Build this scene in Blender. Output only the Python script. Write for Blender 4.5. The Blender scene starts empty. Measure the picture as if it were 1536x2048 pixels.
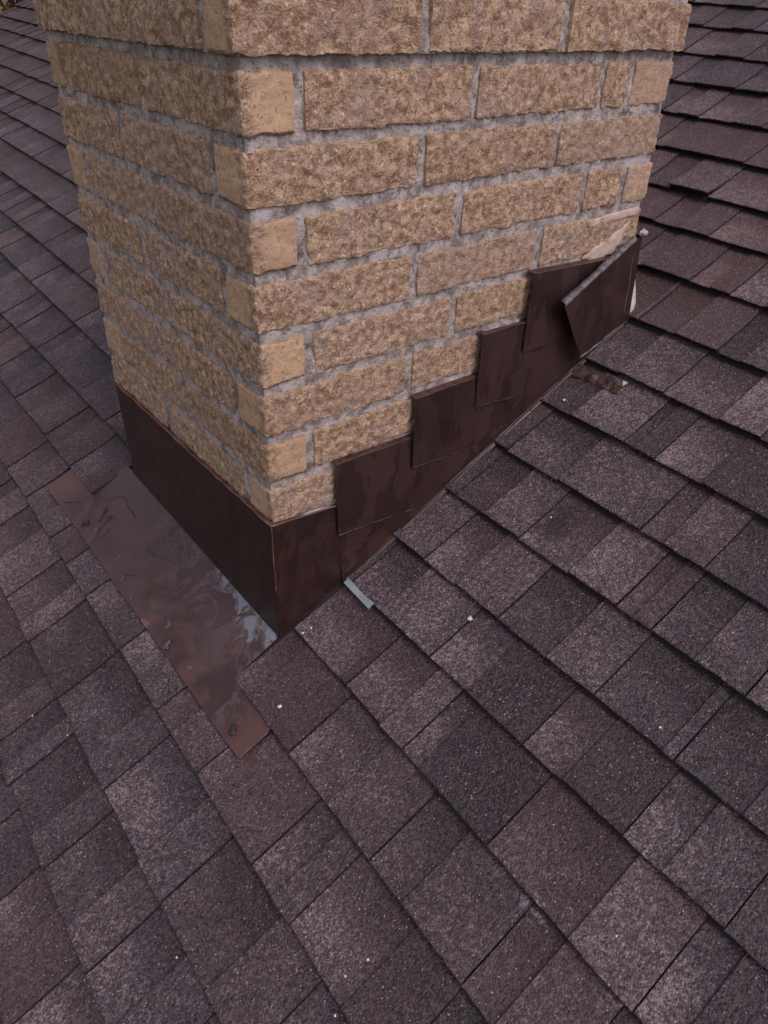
import bpy, math, random
import numpy as np
from mathutils import Matrix, Vector
random.seed(7); rng = np.random.default_rng(7)
S = 0.085                      # metres per brick course; everything below is laid out in courses
# ------------------------------------------------------------------ camera, sky, sun, exposure
sc = bpy.context.scene
C = sc.collection
cd = bpy.data.cameras.new('camera'); cam = bpy.data.objects.new('camera', cd); C.objects.link(cam)
cd.sensor_fit = 'VERTICAL'; cd.sensor_height = 24.0; cd.lens = 1427.83/2048*24.0
cd.clip_start = 0.02; cd.clip_end = 3000
Rx = (0.7818762, -0.6227902, 0.0283187); Dn = (-0.3437878, -0.4686076, -0.8137670); Fw = (0.5200765, 0.6265294, -0.5805009)
CAM = np.array((-5.636757, -10.275737, 8.737775))
M = Matrix(((Rx[0], -Dn[0], -Fw[0], CAM[0]*S), (Rx[1], -Dn[1], -Fw[1], CAM[1]*S), (Rx[2], -Dn[2], -Fw[2], CAM[2]*S), (0, 0, 0, 1)))
cam.matrix_world = M
sc.camera = cam
w = bpy.data.worlds.new('World'); sc.world = w; w.use_nodes = True
nt = w.node_tree; bg = nt.nodes['Background']
sky = nt.nodes.new('ShaderNodeTexSky'); sky.sky_type = 'NISHITA'; sky.sun_disc = False
SUN_EL, SUN_AZ = math.radians(52), math.radians(-84)      # azimuth of the sun, from +X towards +Y
sky.sun_elevation = SUN_EL; sky.sun_rotation = math.pi/2 - SUN_AZ
sky.air_density = 1.0; sky.dust_density = 3.0; sky.ozone_density = 1.0
hs = nt.nodes.new('ShaderNodeHueSaturation'); hs.inputs['Saturation'].default_value = .22      # overcast: grey rather than blue
cl_ = nt.nodes.new('ShaderNodeMix'); cl_.data_type = 'RGBA'; cl_.blend_type = 'MULTIPLY'; cl_.inputs[0].default_value = 1; cl_.inputs[7].default_value = (1.0, .90, .97, 1)
nt.links.new(sky.outputs[0], hs.inputs['Color']); nt.links.new(hs.outputs[0], cl_.inputs[6]); nt.links.new(cl_.outputs[2], bg.inputs[0]); bg.inputs[1].default_value = 0.15
sl = bpy.data.lights.new('sun', 'SUN'); so = bpy.data.objects.new('sun', sl); C.objects.link(so)
sl.energy = 0.5; sl.angle = math.radians(24); sl.color = (1.0, 0.93, 0.88)
sd = Vector((math.cos(SUN_EL)*math.cos(SUN_AZ), math.cos(SUN_EL)*math.sin(SUN_AZ), math.sin(SUN_EL)))
so.rotation_euler = sd.to_track_quat('Z', 'Y').to_euler()
vs = sc.view_settings; vs.view_transform = 'Standard'; vs.look = 'None'; vs.exposure = 0.2; vs.gamma = 1.0; vs.use_curve_mapping = False

# ------------------------------------------------------------------ roof plane and shingle layout (measured)
ZF, TX, TY = 2.8341, 0.475843, 0.033083
O0, EX, GV = 0.12859, 1.51997, 0.004422
def zr(u, v): return -ZF + TX*u + TY*v
NR = np.array((-TX, -TY, 1.0)); NR /= np.linalg.norm(NR)
def RP(u, v, h=0.0):           # a point h above the roof plane
    return (u+NR[0]*h, v+NR[1]*h, zr(u, v)+NR[2]*h)
COURSE={-4: [-0.0469, 0.0412, -0.0026, -3.57, 2.0], -3: [-0.0131, 0.0768, 0.0005, -5.05, 5.17], -2: [0.0447, 0.0932, -0.0079, -6.58, 10.3], -1: [0.0733, 0.0511, -0.0688, -7.91, 16.95], 0: [0.0978, 0.0424, -0.0649, -9.34, 21.58], 1: [0.0167, -0.0595, 0.022, -10.32, 22.99], 2: [-0.1244, -0.0647, 0.0436, -9.39, -0.03], 3: [-0.0939, -0.0458, 0.0357, -8.31, 0.08], 4: [-0.0799, -0.0387, 0.0378, -7.2, -0.14], 5: [-0.0923, -0.0658, 0.0274, -5.92, -0.13], 6: [-0.0625, 0.0147, -0.0037, -3.54, -1.59], 7: [-0.0134, 0.0445, -0.006, -2.37, -0.31], 8: [0.089, -0.0517, 0.0037, -2.88, 0.99], 9: [0.13, -0.0605, -0.0012, -1.77, 2.22], 10: [-0.0375, -0.0339, -0.0037, -0.84, 3.0], 11: [0.0033, -0.0702, -0.0145, 0.27, 3.86], 12: [0.0584, -0.0675, -0.0218, 1.37, 5.05], 13: [0.0987, -0.054, -0.0227, 2.46, 5.78], 14: [0.1347, -0.0208, -0.012, 3.54, 6.96], 15: [0.2245, -0.0566, -0.0381, 4.68, 7.82]}
CRACKS={-5: [1.41, -0.12, -2.38], -4: [5.45, 3.19, 1.97, -0.35, -2.7], -3: [10.05, 7.12, 5.17, 2.99, 0.08, -2.75, -5.82], -2: [14.54, 12.21, 10.24, 7.92, 6.61, 5.09, 2.87, 0.72, -1.22, -3.51, -4.82, -7.5], -1: [18.04, 15.41, 12.35, 10.09, -5.06, -7.48], 0: [23.72, 21.52, 19.75, 17.42, 15.14, 13.2, 10.86, -6.36, -9.42], 1: [27.15, 24.42, 22.43, 20.17, 17.33, 14.8, -3.08, -5.65, -7.84, -9.67], 2: [33.14, 30.87, 28.72, 26.97, 24.85, 22.64, 20.36, -3.55, -6.0, -7.7], 3: [35.85, 33.38, 30.67, 28.46, 26.1, -5.16, -5.97], 4: [39.35, 37.38, 35.18, 32.64, -4.43, -5.93], 5: [44.52, 42.1, 40.01, 37.88, -2.72, -3.55], 6: [-2.54], 7: [-0.51, -2.75], 8: [-0.73, -1.88], 9: [-0.08], 10: [0.97], 11: [4.13], 12: [5.0, 3.67], 13: [5.84, 3.53], 14: [6.72, 4.39], 15: [7.14, 5.16]}
RAISED={1: [[-1.49, 0.65], [-4.19, 0.3], [-6.59, 0.25]], 2: [[-2.28, 0.62], [-4.88, 0.6], [-7.49, 0.45]], 3: [[-1.51, 0.62], [-3.98, 0.68], [-6.91, 0.55]], 4: [[-2.22, 0.6], [-3.91, 0.6], [-5.02, 0.55]], 5: [[-4.72, 0.3]], 6: [[-1.28, 0.65], [-4.0, 0.75]], 7: [[-0.4, 0.5]], 8: [[0.72, 0.42]], 11: [[3.68, 0.35]], 0: [[-2.0, 0.3], [-4.55, 0.25]], -1: [[-0.73, 0.35]], -3: [[4.28, 0.3], [1.05, 0.5]], -4: [[3.98, 0.5]], -5: [[-1.18, 0.45], [-0.94, 0.5]], -2: [[-4.25, 0.5], [-1.39, 0.5], [-6.4, 0.3], [-3.51, 0.25]]}
TONES={1: [[-0.74, 0.62], [-4.0, 0.68], [-6.44, 0.6], [-8.67, 0.55]], 2: [[-1.84, 0.65], [-3.95, 0.45], [-6.41, 0.45], [-8.04, 0.35]], 3: [[-0.45, 0.5], [-3.32, 0.6], [-5.51, 0.5], [-6.55, 0.45]], 4: [[-1.59, 0.6], [-3.75, 0.45], [-4.86, 0.5], [-6.23, 0.35]], 5: [[-1.26, 0.7], [-2.42, 0.7], [-3.15, 0.4], [-4.18, 0.7]], 6: [[-0.59, 0.6], [-3.34, 0.62]], 7: [[-0.18, 0.3], [-1.59, 0.3], [-3.16, 0.3]], 8: [[1.32, 0.3], [-1.56, 0.3], [-2.33, 0.72]], 0: [[-0.92, 0.65], [-3.6, 0.65], [-6.03, 0.35]], -1: [[-0.61, 0.5], [-4.36, 0.5], [-5.47, 0.45]], -2: [[-4.47, 0.5]], -3: [[1.36, 0.5], [6.48, 0.55], [4.83, 0.5], [4.58, 0.6], [2.43, 0.3]]}

def uline(k, v):
    c = COURSE.get(k)
    if c is None:
        h = math.sin(k*12.9898)*43758.5; h -= math.floor(h)
        return O0+EX*k+GV*v+(h-.5)*.06
    a, b, q, v0, v1 = c; vv = np.clip(v, v0, v1)
    return O0+EX*k+GV*v+a+b*vv/10+q*vv*vv/100

# ------------------------------------------------------------------ noise (vectorised) and mesh helpers
def hsh(i, j, k, s):
    n = (i*374761393+j*668265263+k*2147483647*3+s*974634777) & 0xffffffff
    n = ((n ^ (n >> 13))*1274126177) & 0xffffffff
    n = ((n ^ (n >> 16))*2246822519) & 0xffffffff
    return ((n ^ (n >> 15)) & 0xffffff)/float(0xffffff)*2-1
def noise(P, f=1.0, s=0):
    P = np.asarray(P, float)*f+100.37; I = np.floor(P).astype(np.int64); F = P-I; F = F*F*(3-2*F)
    r = 0
    for a in (0, 1):
        for b in (0, 1):
            for c in (0, 1):
                wgt = (F[..., 0] if a else 1-F[..., 0])*(F[..., 1] if b else 1-F[..., 1])*(F[..., 2] if c else 1-F[..., 2])
                r = r+wgt*hsh(I[..., 0]+a, I[..., 1]+b, I[..., 2]+c, s)
    return r
def fbm(P, f, s=0, o=3):
    return sum(noise(P, f*2**i, s+i)*.5**i for i in range(o))/1.5
class MB:
    def __init__(s): s.v = []; s.f = []; s.a = []; s.n = 0
    def add(s, V, Fc, A=(0, 0, 0, 1)):
        V = np.asarray(V, float).reshape(-1, 3); A = np.asarray(A, float)
        if A.ndim == 1: A = np.tile(A, (len(V), 1))
        s.v.append(V); s.a.append(A); s.f += [tuple(int(i)+s.n for i in q) for q in Fc]; s.n += len(V)
    def grid(s, G, A=(0, 0, 0, 1), flip=False):
        G = np.asarray(G, float); r, c = G.shape[:2]
        idx = np.arange(r*c).reshape(r, c)
        q = np.stack([idx[:-1, :-1], idx[:-1, 1:], idx[1:, 1:], idx[1:, :-1]], -1).reshape(-1, 4)
        if flip: q = q[:, ::-1]
        A = np.asarray(A, float)
        s.add(G.reshape(-1, 3), q.tolist(), A.reshape(-1, 4) if A.ndim == 3 else A)
    def build(s, name, m, parent=None, smooth=False):
        me = bpy.data.meshes.new(name)
        V = np.concatenate(s.v)*S
        me.from_pydata(V.tolist(), [], s.f)
        at = me.color_attributes.new('tone', 'FLOAT_COLOR', 'POINT')
        at.data.foreach_set('color', np.concatenate(s.a).astype(np.float32).ravel())
        me.polygons.foreach_set('use_smooth', [smooth]*len(me.polygons))
        me.materials.append(m); me.update()
        o = bpy.data.objects.new(name, me); C.objects.link(o)
        if parent is not None: o.parent = parent
        return o
def tag(o, label=None, cat=None, group=None, kind=None):
    if label: o['label'] = label
    if cat: o['category'] = cat
    if group: o['group'] = group
    if kind: o['kind'] = kind
    return o
def empty(name, loc=(0, 0, 0)):
    # parts keep world coordinates: the empty sits at the thing's base, parts are parented with an inverse
    o = bpy.data.objects.new(name, None); C.objects.link(o); o.location = Vector(loc)*S
    o.empty_display_size = .05
    return o
def adopt(root, *parts):
    for p in parts:
        p.parent = root; p.matrix_parent_inverse = Matrix.Translation(root.location).inverted()
def sheet(mb, pts, th, nrm, sub=1, A=(0, 0, 0, 1)):
    """thin sheet from an outline polygon (3-D points), thickness th towards -nrm"""
    P = np.array(pts, float); nrm = np.array(nrm, float); n = len(P)
    mb.add(np.concatenate([P, P-nrm*th]), [tuple(range(n)), tuple(range(2*n-1, n-1, -1))]+[(i, i+n, (i+1) % n+n, (i+1) % n) for i in range(n)], A)

# ------------------------------------------------------------------ materials
def mat(name):
    m = bpy.data.materials.new(name); m.use_nodes = True
    t = m.node_tree; return m, t, t.nodes['Principled BSDF']
class NT:
    def __init__(s, t): s.t = t; s.tc = t.nodes.new('ShaderNodeTexCoord').outputs['Object']
    def n(s, ty, **k):
        x = s.t.nodes.new(ty)
        for a, b in k.items(): setattr(x, a, b)
        return x
    def link(s, a, b):
        if isinstance(a, (int, float)): b.default_value = a
        elif isinstance(a, tuple): b.default_value = a if len(a) == 4 else a+(1,)
        else: s.t.links.new(a, b)
    def math(s, op, a, b=0.0, c=None, clamp=False):
        x = s.n('ShaderNodeMath', operation=op, use_clamp=clamp); s.link(a, x.inputs[0]); s.link(b, x.inputs[1])
        if c is not None: s.link(c, x.inputs[2])
        return x.outputs[0]
    def noise(s, sc_, det=2, rough=.5, co=None, dist=0, col=False):
        x = s.n('ShaderNodeTexNoise'); x.inputs['Scale'].default_value = sc_; x.inputs['Detail'].default_value = det
        x.inputs['Roughness'].default_value = rough; x.inputs['Distortion'].default_value = dist
        s.t.links.new(co or s.tc, x.inputs['Vector']); return x.outputs['Color' if col else 'Fac']
    def voro(s, sc_, out='Color', feature='F1', co=None, rnd=1):
        x = s.n('ShaderNodeTexVoronoi', feature=feature); x.inputs['Scale'].default_value = sc_; x.inputs['Randomness'].default_value = rnd
        s.t.links.new(co or s.tc, x.inputs['Vector']); return x.outputs[out]
    def ramp(s, v, a, b, smooth=True):
        x = s.n('ShaderNodeMapRange', interpolation_type='SMOOTHSTEP' if smooth else 'LINEAR'); s.link(v, x.inputs[0])
        s.link(a, x.inputs[1]); s.link(b, x.inputs[2]); return x.outputs[0]
    def mix(s, f, a, b, bt='MIX'):
        x = s.n('ShaderNodeMix', data_type='RGBA', blend_type=bt); s.link(f, x.inputs[0]); s.link(a, x.inputs[6]); s.link(b, x.inputs[7]); return x.outputs[2]
    def sep(s, c):
        x = s.n('ShaderNodeSeparateColor'); s.link(c, x.inputs[0]); return x.outputs
    def attr(s):
        x = s.n('ShaderNodeAttribute', attribute_name='tone'); return s.sep(x.outputs['Color']), x.outputs['Alpha']
    def bump(s, h, st, dist, nrm=None):
        x = s.n('ShaderNodeBump'); x.inputs['Strength'].default_value = st; x.inputs['Distance'].default_value = dist
        s.link(h, x.inputs['Height'])
        if nrm: s.t.links.new(nrm, x.inputs['Normal'])
        return x.outputs[0]
    def spot(s, p, r, soft=.4, wob=.5, st=(1, 1, 1)):     # stain mask round a point (course units)
        mp = s.n('ShaderNodeMapping'); s.t.links.new(s.tc, mp.inputs[0])
        mp.inputs['Location'].default_value = [-p[i]*S*st[i] for i in range(3)]; mp.inputs['Scale'].default_value = st
        l = s.n('ShaderNodeVectorMath', operation='LENGTH'); s.t.links.new(mp.outputs[0], l.inputs[0])
        d = s.math('ADD', l.outputs['Value'], s.math('MULTIPLY', s.math('SUBTRACT', s.noise(60, 3, .6), .5), r*S*wob*2))
        x = s.n('ShaderNodeMapRange', interpolation_type='SMOOTHSTEP'); s.link(d, x.inputs[0])
        x.inputs[1].default_value = r*S*(1-soft); x.inputs[2].default_value = r*S; x.inputs[3].default_value = 1; x.inputs[4].default_value = 0
        return x.outputs[0]

# granule-coated asphalt shingle
m_sh, t, b = mat('asphalt_shingle'); N = NT(t)
(tr, bandR, ww), rnd = N.attr()
gran = N.sep(N.voro(330))
gran2 = N.sep(N.voro(560))
clump = N.noise(110, 3, .65); big = N.noise(9, 3, .6); med = N.noise(26, 3, .6)
wn = N.math('ADD', ww, N.math('MULTIPLY', N.math('SUBTRACT', med, .5), .35))
band = N.math('MULTIPLY', bandR, N.ramp(wn, .38, .8))
tone = N.math('SUBTRACT', N.math('MULTIPLY_ADD', tr, 1.2, -.14), N.math('MULTIPLY', band, .40))
tone = N.math('ADD', tone, N.math('ADD', N.math('MULTIPLY', N.math('SUBTRACT', big, .5), .45), N.math('MULTIPLY', N.math('SUBTRACT', med, .5), .4)))
tone = N.math('ADD', tone, N.math('MULTIPLY', N.math('SUBTRACT', clump, .5), .95))
tone = N.math('ADD', tone, N.math('MULTIPLY', N.math('SUBTRACT', gran[0], .5), .56))
tone = N.math('ADD', tone, N.math('MULTIPLY', N.math('SUBTRACT', gran2[0], .5), .3), clamp=True)
cr = N.n('ShaderNodeValToRGB'); N.link(tone, cr.inputs[0])
e = cr.color_ramp.elements
e[0].position = 0; e[0].color = (.0125, .0080, .0115, 1); e[1].position = 1; e[1].color = (.255, .20, .207, 1)
for p_, c_ in ((.3, (.030, .0193, .0268, 1)), (.55, (.055, .0395, .049, 1)), (.78, (.112, .086, .094, 1))):
    x = e.new(p_); x.color = c_
col = N.mix(N.math('MULTIPLY', N.ramp(gran[1], .55, .9), .35), cr.outputs[0], (.13, .085, .065))
col = N.mix(N.math('MULTIPLY', N.ramp(gran[2], .6, .95), .3), col, (.075, .075, .105))
col = N.mix(N.math('MULTIPLY', rnd, .45), col, (.16, .075, .06))
col = N.mix(N.math('MULTIPLY', N.ramp(gran2[2], .988, .995), .5), col, (.55, .5, .5))
def RPs(u, v): return RP(u, v, 0)
for (u, v, r, st_) in ((5.3, -2.92, .55, (1, 1, 1)), (5.6, -2.85, .36, (1, 1, 1)), (1.13, -1.5, .1, (1, 1, 1)), (-1.85, -6.33, .12, (1, 1, 1)), (-4.6, -.2, .16, (1, 1, 1)), (-3.2, .0, .12, (1, 1, 1))):
    col = N.mix(N.math('MULTIPLY', N.spot(RPs(u, v), r, .7, .8), .75), col, (.022, .015, .018))
for (u, v, r) in ((-1.15, 8.85, .35), (1.76, -.15, .22), (3.3, -.1, .25), (-1.95, -1.85, .3), (8.9, -.5, .6)):
    col = N.mix(N.math('MULTIPLY', N.spot(RPs(u, v), r, .8, .7), .6), col, (.07, .028, .022))
col = N.mix(N.math('MULTIPLY', N.spot(RPs(0.0, -7.5), .4, .9, 1.0), N.math('MULTIPLY', N.ramp(clump, .5, .62), .4)), col, (.42, .42, .46))
N.link(col, b.inputs['Base Color']); b.inputs['Roughness'].default_value = .72; b.inputs['Specular IOR Level'].default_value = .45
hh = N.math('ADD', N.math('MULTIPLY', N.voro(330, 'Distance'), -1.0), N.math('MULTIPLY', clump, 1.6))
N.link(N.bump(hh, .8, .0022), b.inputs['Normal'])

m_felt, t, b = mat('roofing_felt'); N = NT(t)
N.link(N.mix(N.noise(80), (.012, .011, .013), (.03, .026, .03)), b.inputs['Base Color']); b.inputs['Roughness'].default_value = .9

# split-face brick: tone.r = roughness of this face, g = per-brick random, b = per-brick random
m_br, t, b = mat('split_face_brick'); N = NT(t)
(ro, ra, rb), al = N.attr()
n1 = N.noise(75, 5, .75); n2 = N.noise(210, 3, .7); n3 = N.noise(24, 2, .5); vd = N.sep(N.voro(260))
smooth_c = N.mix(N.ramp(n3, .3, .7), (.56, .38, .235), (.49, .335, .21))
smooth_c = N.mix(N.math('MULTIPLY', N.ramp(n2, .585, .65), .75), smooth_c, (.13, .075, .045))
smooth_c = N.mix(N.math('MULTIPLY', N.ramp(vd[0], .9, .97), .5), smooth_c, (.15, .09, .06))
rc = N.mix(N.ramp(n1, .41, .58), (.25, .150, .092), (.55, .385, .255))
rc = N.mix(N.math('MULTIPLY', N.ramp(n2, .50, .66), .6), rc, (.60, .46, .37))
rc = N.mix(N.math('MULTIPLY', N.ramp(N.noise(150, 4, .75), .57, .64), .8), rc, (.075, .040, .026))
rc = N.mix(N.math('MULTIPLY', N.ramp(N.noise(33, 3, .6), .55, .68), .4), rc, (.22, .10, .045))
rc = N.mix(N.math('MULTIPLY', N.ramp(N.noise(14, 3, .6), .5, .66), .5), rc, (.36, .27, .25))
rc = N.mix(N.math('MULTIPLY', N.ramp(vd[1], .93, .98), .55), rc, (.72, .62, .54))
bc = N.mix(ro, smooth_c, rc)
bc = N.mix(N.math('MULTIPLY', N.math('SUBTRACT', ra, .5), .5, clamp=True), bc, (.28, .17, .10))
bc = N.mix(N.math('MULTIPLY', N.math('SUBTRACT', rb, .55), .5, clamp=True), bc, (.40, .31, .28))
N.link(bc, b.inputs['Base Color']); b.inputs['Roughness'].default_value = .92; b.inputs['Specular IOR Level'].default_value = .2
hh = N.math('ADD', N.math('MULTIPLY', n2, 1.0), N.math('MULTIPLY', n1, 1.5))
hb = N.math('MULTIPLY', hh, N.math('ADD', N.math('MULTIPLY', ro, .85), .15))
N.link(N.bump(hb, .9, .0045), b.inputs['Normal'])

m_mo, t, b = mat('mortar'); N = NT(t)
n1 = N.noise(45, 4, .65); n2 = N.noise(190, 3, .6)
mc = N.mix(N.ramp(n1, .35, .62), (.20, .17, .155), (.43, .38, .355))
mc = N.mix(N.math('MULTIPLY', N.ramp(n2, .56, .66), .65), mc, (.06, .052, .052))
mc = N.mix(N.math('MULTIPLY', N.ramp(N.noise(28, 4, .7), .56, .66), .7), mc, (.065, .055, .054))
mc = N.mix(N.math('MULTIPLY', N.ramp(N.noise(17, 3, .6), .55, .66), .6), mc, (.50, .45, .46))
N.link(mc, b.inputs['Base Color']); b.inputs['Roughness'].default_value = .95
N.link(N.bump(N.math('ADD', n1, N.math('MULTIPLY', n2, .6)), 1, .004), b.inputs['Normal'])

def metal_mat(name, c1, c2, wet=0.5, drips=True, flange=False):
    m, t, b = mat(name); N = NT(t)
    n = N.noise(7, 3, .6, dist=1.0)
    col = N.mix(N.ramp(n, .35, .65), c1, c2)
    rough = N.math('MULTIPLY_ADD', N.noise(12, 3, .6), .3, .29)
    hgt = N.noise(10, 2, .5)
    if drips:                                       # runs of brown sealant, stretched down the metal
        mp = N.n('ShaderNodeMapping'); N.t.links.new(N.tc, mp.inputs[0]); mp.inputs['Scale'].default_value = (22, 22, 9)
        d = N.noise(1.0, 3, .55, co=mp.outputs[0], dist=.5); dm = N.ramp(d, .53, .545)
        rim = N.math('SUBTRACT', 1.0, N.math('MULTIPLY', N.math('ABSOLUTE', N.math('SUBTRACT', d, .537)), 70.0), clamp=True)
        dm = N.math('ADD', N.math('MULTIPLY', dm, .6), N.math('MULTIPLY', rim, .5))
        dm = N.math('MULTIPLY', dm, N.ramp(N.noise(6, 1, .5), .42, .52))
        col = N.mix(N.math('MULTIPLY', dm, .7), col, (.012, .006, .005))
        rough = N.math('SUBTRACT', rough, N.math('MULTIPLY', dm, .12))
        hgt = N.math('ADD', hgt, N.math('MULTIPLY', dm, .35))
    if flange:
        (r_, g_, b_), a_ = N.attr()                 # r: closeness to the wall, mineral deposits gather there
        w1 = N.noise(13, 5, .62, dist=1.6); w2 = N.noise(34, 4, .6, dist=1.2)
        res = N.ramp(N.math('ADD', N.math('MULTIPLY', r_, .5), N.math('MULTIPLY', w1, .9)), .80, .90)
        edge = N.math('SUBTRACT', 1.0, N.math('MULTIPLY', N.math('ABSOLUTE', N.math('SUBTRACT', w1, .52)), 22.0), clamp=True)
        col = N.mix(N.math('MULTIPLY', res, N.math('MULTIPLY_ADD', N.ramp(w2, .42, .56), .7, .15)), col, (.20, .21, .255))
        col = N.mix(N.math('MULTIPLY', N.math('MULTIPLY', edge, r_), .35), col, (.24, .25, .30))
        col = N.mix(N.math('MULTIPLY', N.ramp(N.noise(9, 3, .6, dist=.8), .56, .66), N.math('MULTIPLY', N.math('SUBTRACT', 1.0, r_, clamp=True), .65)), col, (.105, .050, .042))
        col = N.mix(N.math('MULTIPLY', g_, .8), col, (.13, .058, .048))
    N.link(col, b.inputs['Base Color']); N.link(rough, b.inputs['Roughness']); b.inputs['Specular IOR Level'].default_value = wet
    N.link(N.bump(hgt, .6, .004), b.inputs['Normal'])
    return m
m_wall = metal_mat('brown_painted_flashing', (.026, .012, .010), (.043, .021, .018), .45)
m_front = metal_mat('dark_brown_apron_wall', (.022, .0095, .008), (.038, .017, .014), .42)
m_flange = metal_mat('weathered_brown_flange', (.042, .0235, .022), (.066, .040, .040), .42, drips=False, flange=True)
def plain(name, c1, c2, sc_=60, rough=.6, metal=0, bstr=.5, bd=.002):
    m, t, b = mat(name); N = NT(t)
    n = N.noise(sc_, 3, .6)
    N.link(N.mix(N.ramp(n, .35, .65), c1, c2), b.inputs['Base Color']); b.inputs['Roughness'].default_value = rough; b.inputs['Metallic'].default_value = metal
    N.link(N.bump(n, bstr, bd), b.inputs['Normal']); return m
m_edge = plain('bare_copper_edge', (.20, .088, .068), (.085, .038, .03), 40, .5)
m_seal = plain('dark_sealant', (.016, .009, .008), (.040, .022, .020), 120, .4)
m_nail = plain('sealant_covered_nail', (.06, .038, .035), (.13, .092, .088), 200, .45, 0, 1, .003)
m_grey = plain('grey_sealant', (.055, .052, .06), (.15, .14, .155), 90, .55)
m_white = plain('torn_white_underlay', (.50, .44, .46), (.66, .58, .58), 50, .8)
m_pink = plain('pale_mortar_smear', (.44, .32, .26), (.54, .43, .38), 45, .9)
m_zinc = plain('galvanised_strip', (.30, .35, .38), (.40, .46, .50), 30, .45, .3)
m_chip = plain('pale_chip', (.6, .58, .6), (.8, .78, .78), 80, .8)
m_rust = plain('brown_caulk_coating', (.022, .012, .010), (.085, .045, .036), 55, .6, 0, 1, .006)
m_bark = plain('bark', (.05, .035, .025), (.10, .07, .05), 20, .9)
m_lip = plain('dark_folded_lip', (.10, .045, .036), (.05, .024, .02), 60, .45)
m_leaf = plain('autumn_leaves', (.30, .13, .03), (.10, .07, .02), 3, .7)
m_wood = plain('fascia_paint', (.35, .32, .3), (.42, .39, .37), 5, .7)
m_grass = plain('lawn', (.035, .06, .02), (.06, .08, .03), 2, .9)
# ------------------------------------------------------------------ the roof
VL, VR, UB, UT = 71.0, -26.0, -9, 24            # rake, near end, course numbers
T = 0.11
def hget(a, k, n):
    h = math.sin(a*127.1+k*311.7+n*74.7)*43758.5453; return h-math.floor(h)
WROWS = np.array([0, .008, .03, .12, .25, .38, .48, .56, .63, .70, .78, .87, .95, 1.08])
def tab(mb, k, v0, v1, raised, tone, band, red, gl, gr, tl, tr_, lift=0.0, cut=None, step=None):
    """one tab of a laminated shingle: v0 > v1 (left to right), gl/gr gaps each side"""
    near = v0 < 22 and -7 < k < 18
    a, c_ = v0-gl, v1+gr
    st = step or (.05 if (near and v0 < 12) else (.15 if near else .6))
    n = max(2, int((a-c_)/st)+1); v = np.linspace(a, c_, n)
    rows = WROWS if near else np.array([0, .03, .5, 1.08])
    lv = 0.0 if raised else -.038
    ub = uline(k, v); ut = uline(k+1, v)
    V3 = np.stack([v, v*0+k*1.37, v*0], 1)
    jag = (noise(V3, 9, 1)*.010+noise(V3, 2.1, 2)*.014) if near else 0
    jog = (hget(v0, k, 3)-.5)*.03
    W, VV = np.meshgrid(rows, v, indexing='ij')
    U = ub[None]+jag+jog+W*(ut-ub)[None]
    P3 = np.stack([U, VV, W*0], -1)
    lf = (noise(V3, .55, 5)*.5+.5)*.035
    extra = np.zeros_like(v)
    if 5 <= k <= 13: extra = np.clip((v+9)/7, 0, 1)*.04*np.clip((8-v)/5, 0, 1)+.015
    if k <= 4: extra = extra+.04
    edge = lift+lf+extra
    H = lv-T*W+np.clip(1-W/.7, 0, 1)**1.6*edge[None]+noise(P3, 1.3, 8)*.012+noise(P3, 6, 9)*.004
    H[0] -= .022; H[1] -= .006
    H[-1] -= .03
    if k == -2: H -= .06*np.clip((W-.40)/.15, 0, 1)*np.clip((VV+1.75)/.2, 0, 1)*np.clip((10.15-VV)/.2, 0, 1)
    X = U+NR[0]*H; Y = VV+NR[1]*H; Z = zr(U, VV)+NR[2]*H
    G = np.stack([X, Y, Z], -1)
    f = (a-VV)/max(a-c_, .01)
    A = np.stack([tl+(tr_-tl)*f, VV*0+band, W, VV*0+red], -1)
    mb.grid(G, A, flip=False)
    # butt face
    hb = H[0]-.10-(0 if raised else -.02)
    Gb = np.stack([np.stack([U[0]+.10, VV[0], zr(U[0], VV[0])], -1)+NR*hb[:, None], G[0]], 0)
    Ab = np.tile(np.array([.05, .3, 1, 0.]), (2, n, 1)); mb.grid(Gb, Ab)
    for j, fl in ((0, True), (-1, False)):
        Gs = np.stack([G[:, j]-NR*.065, G[:, j]], 1)
        As = np.tile(np.array([.06, .3, .5, 0.]), (len(rows), 2, 1)); mb.grid(Gs, As, flip=fl)
shing = MB(); curl = MB()
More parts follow.
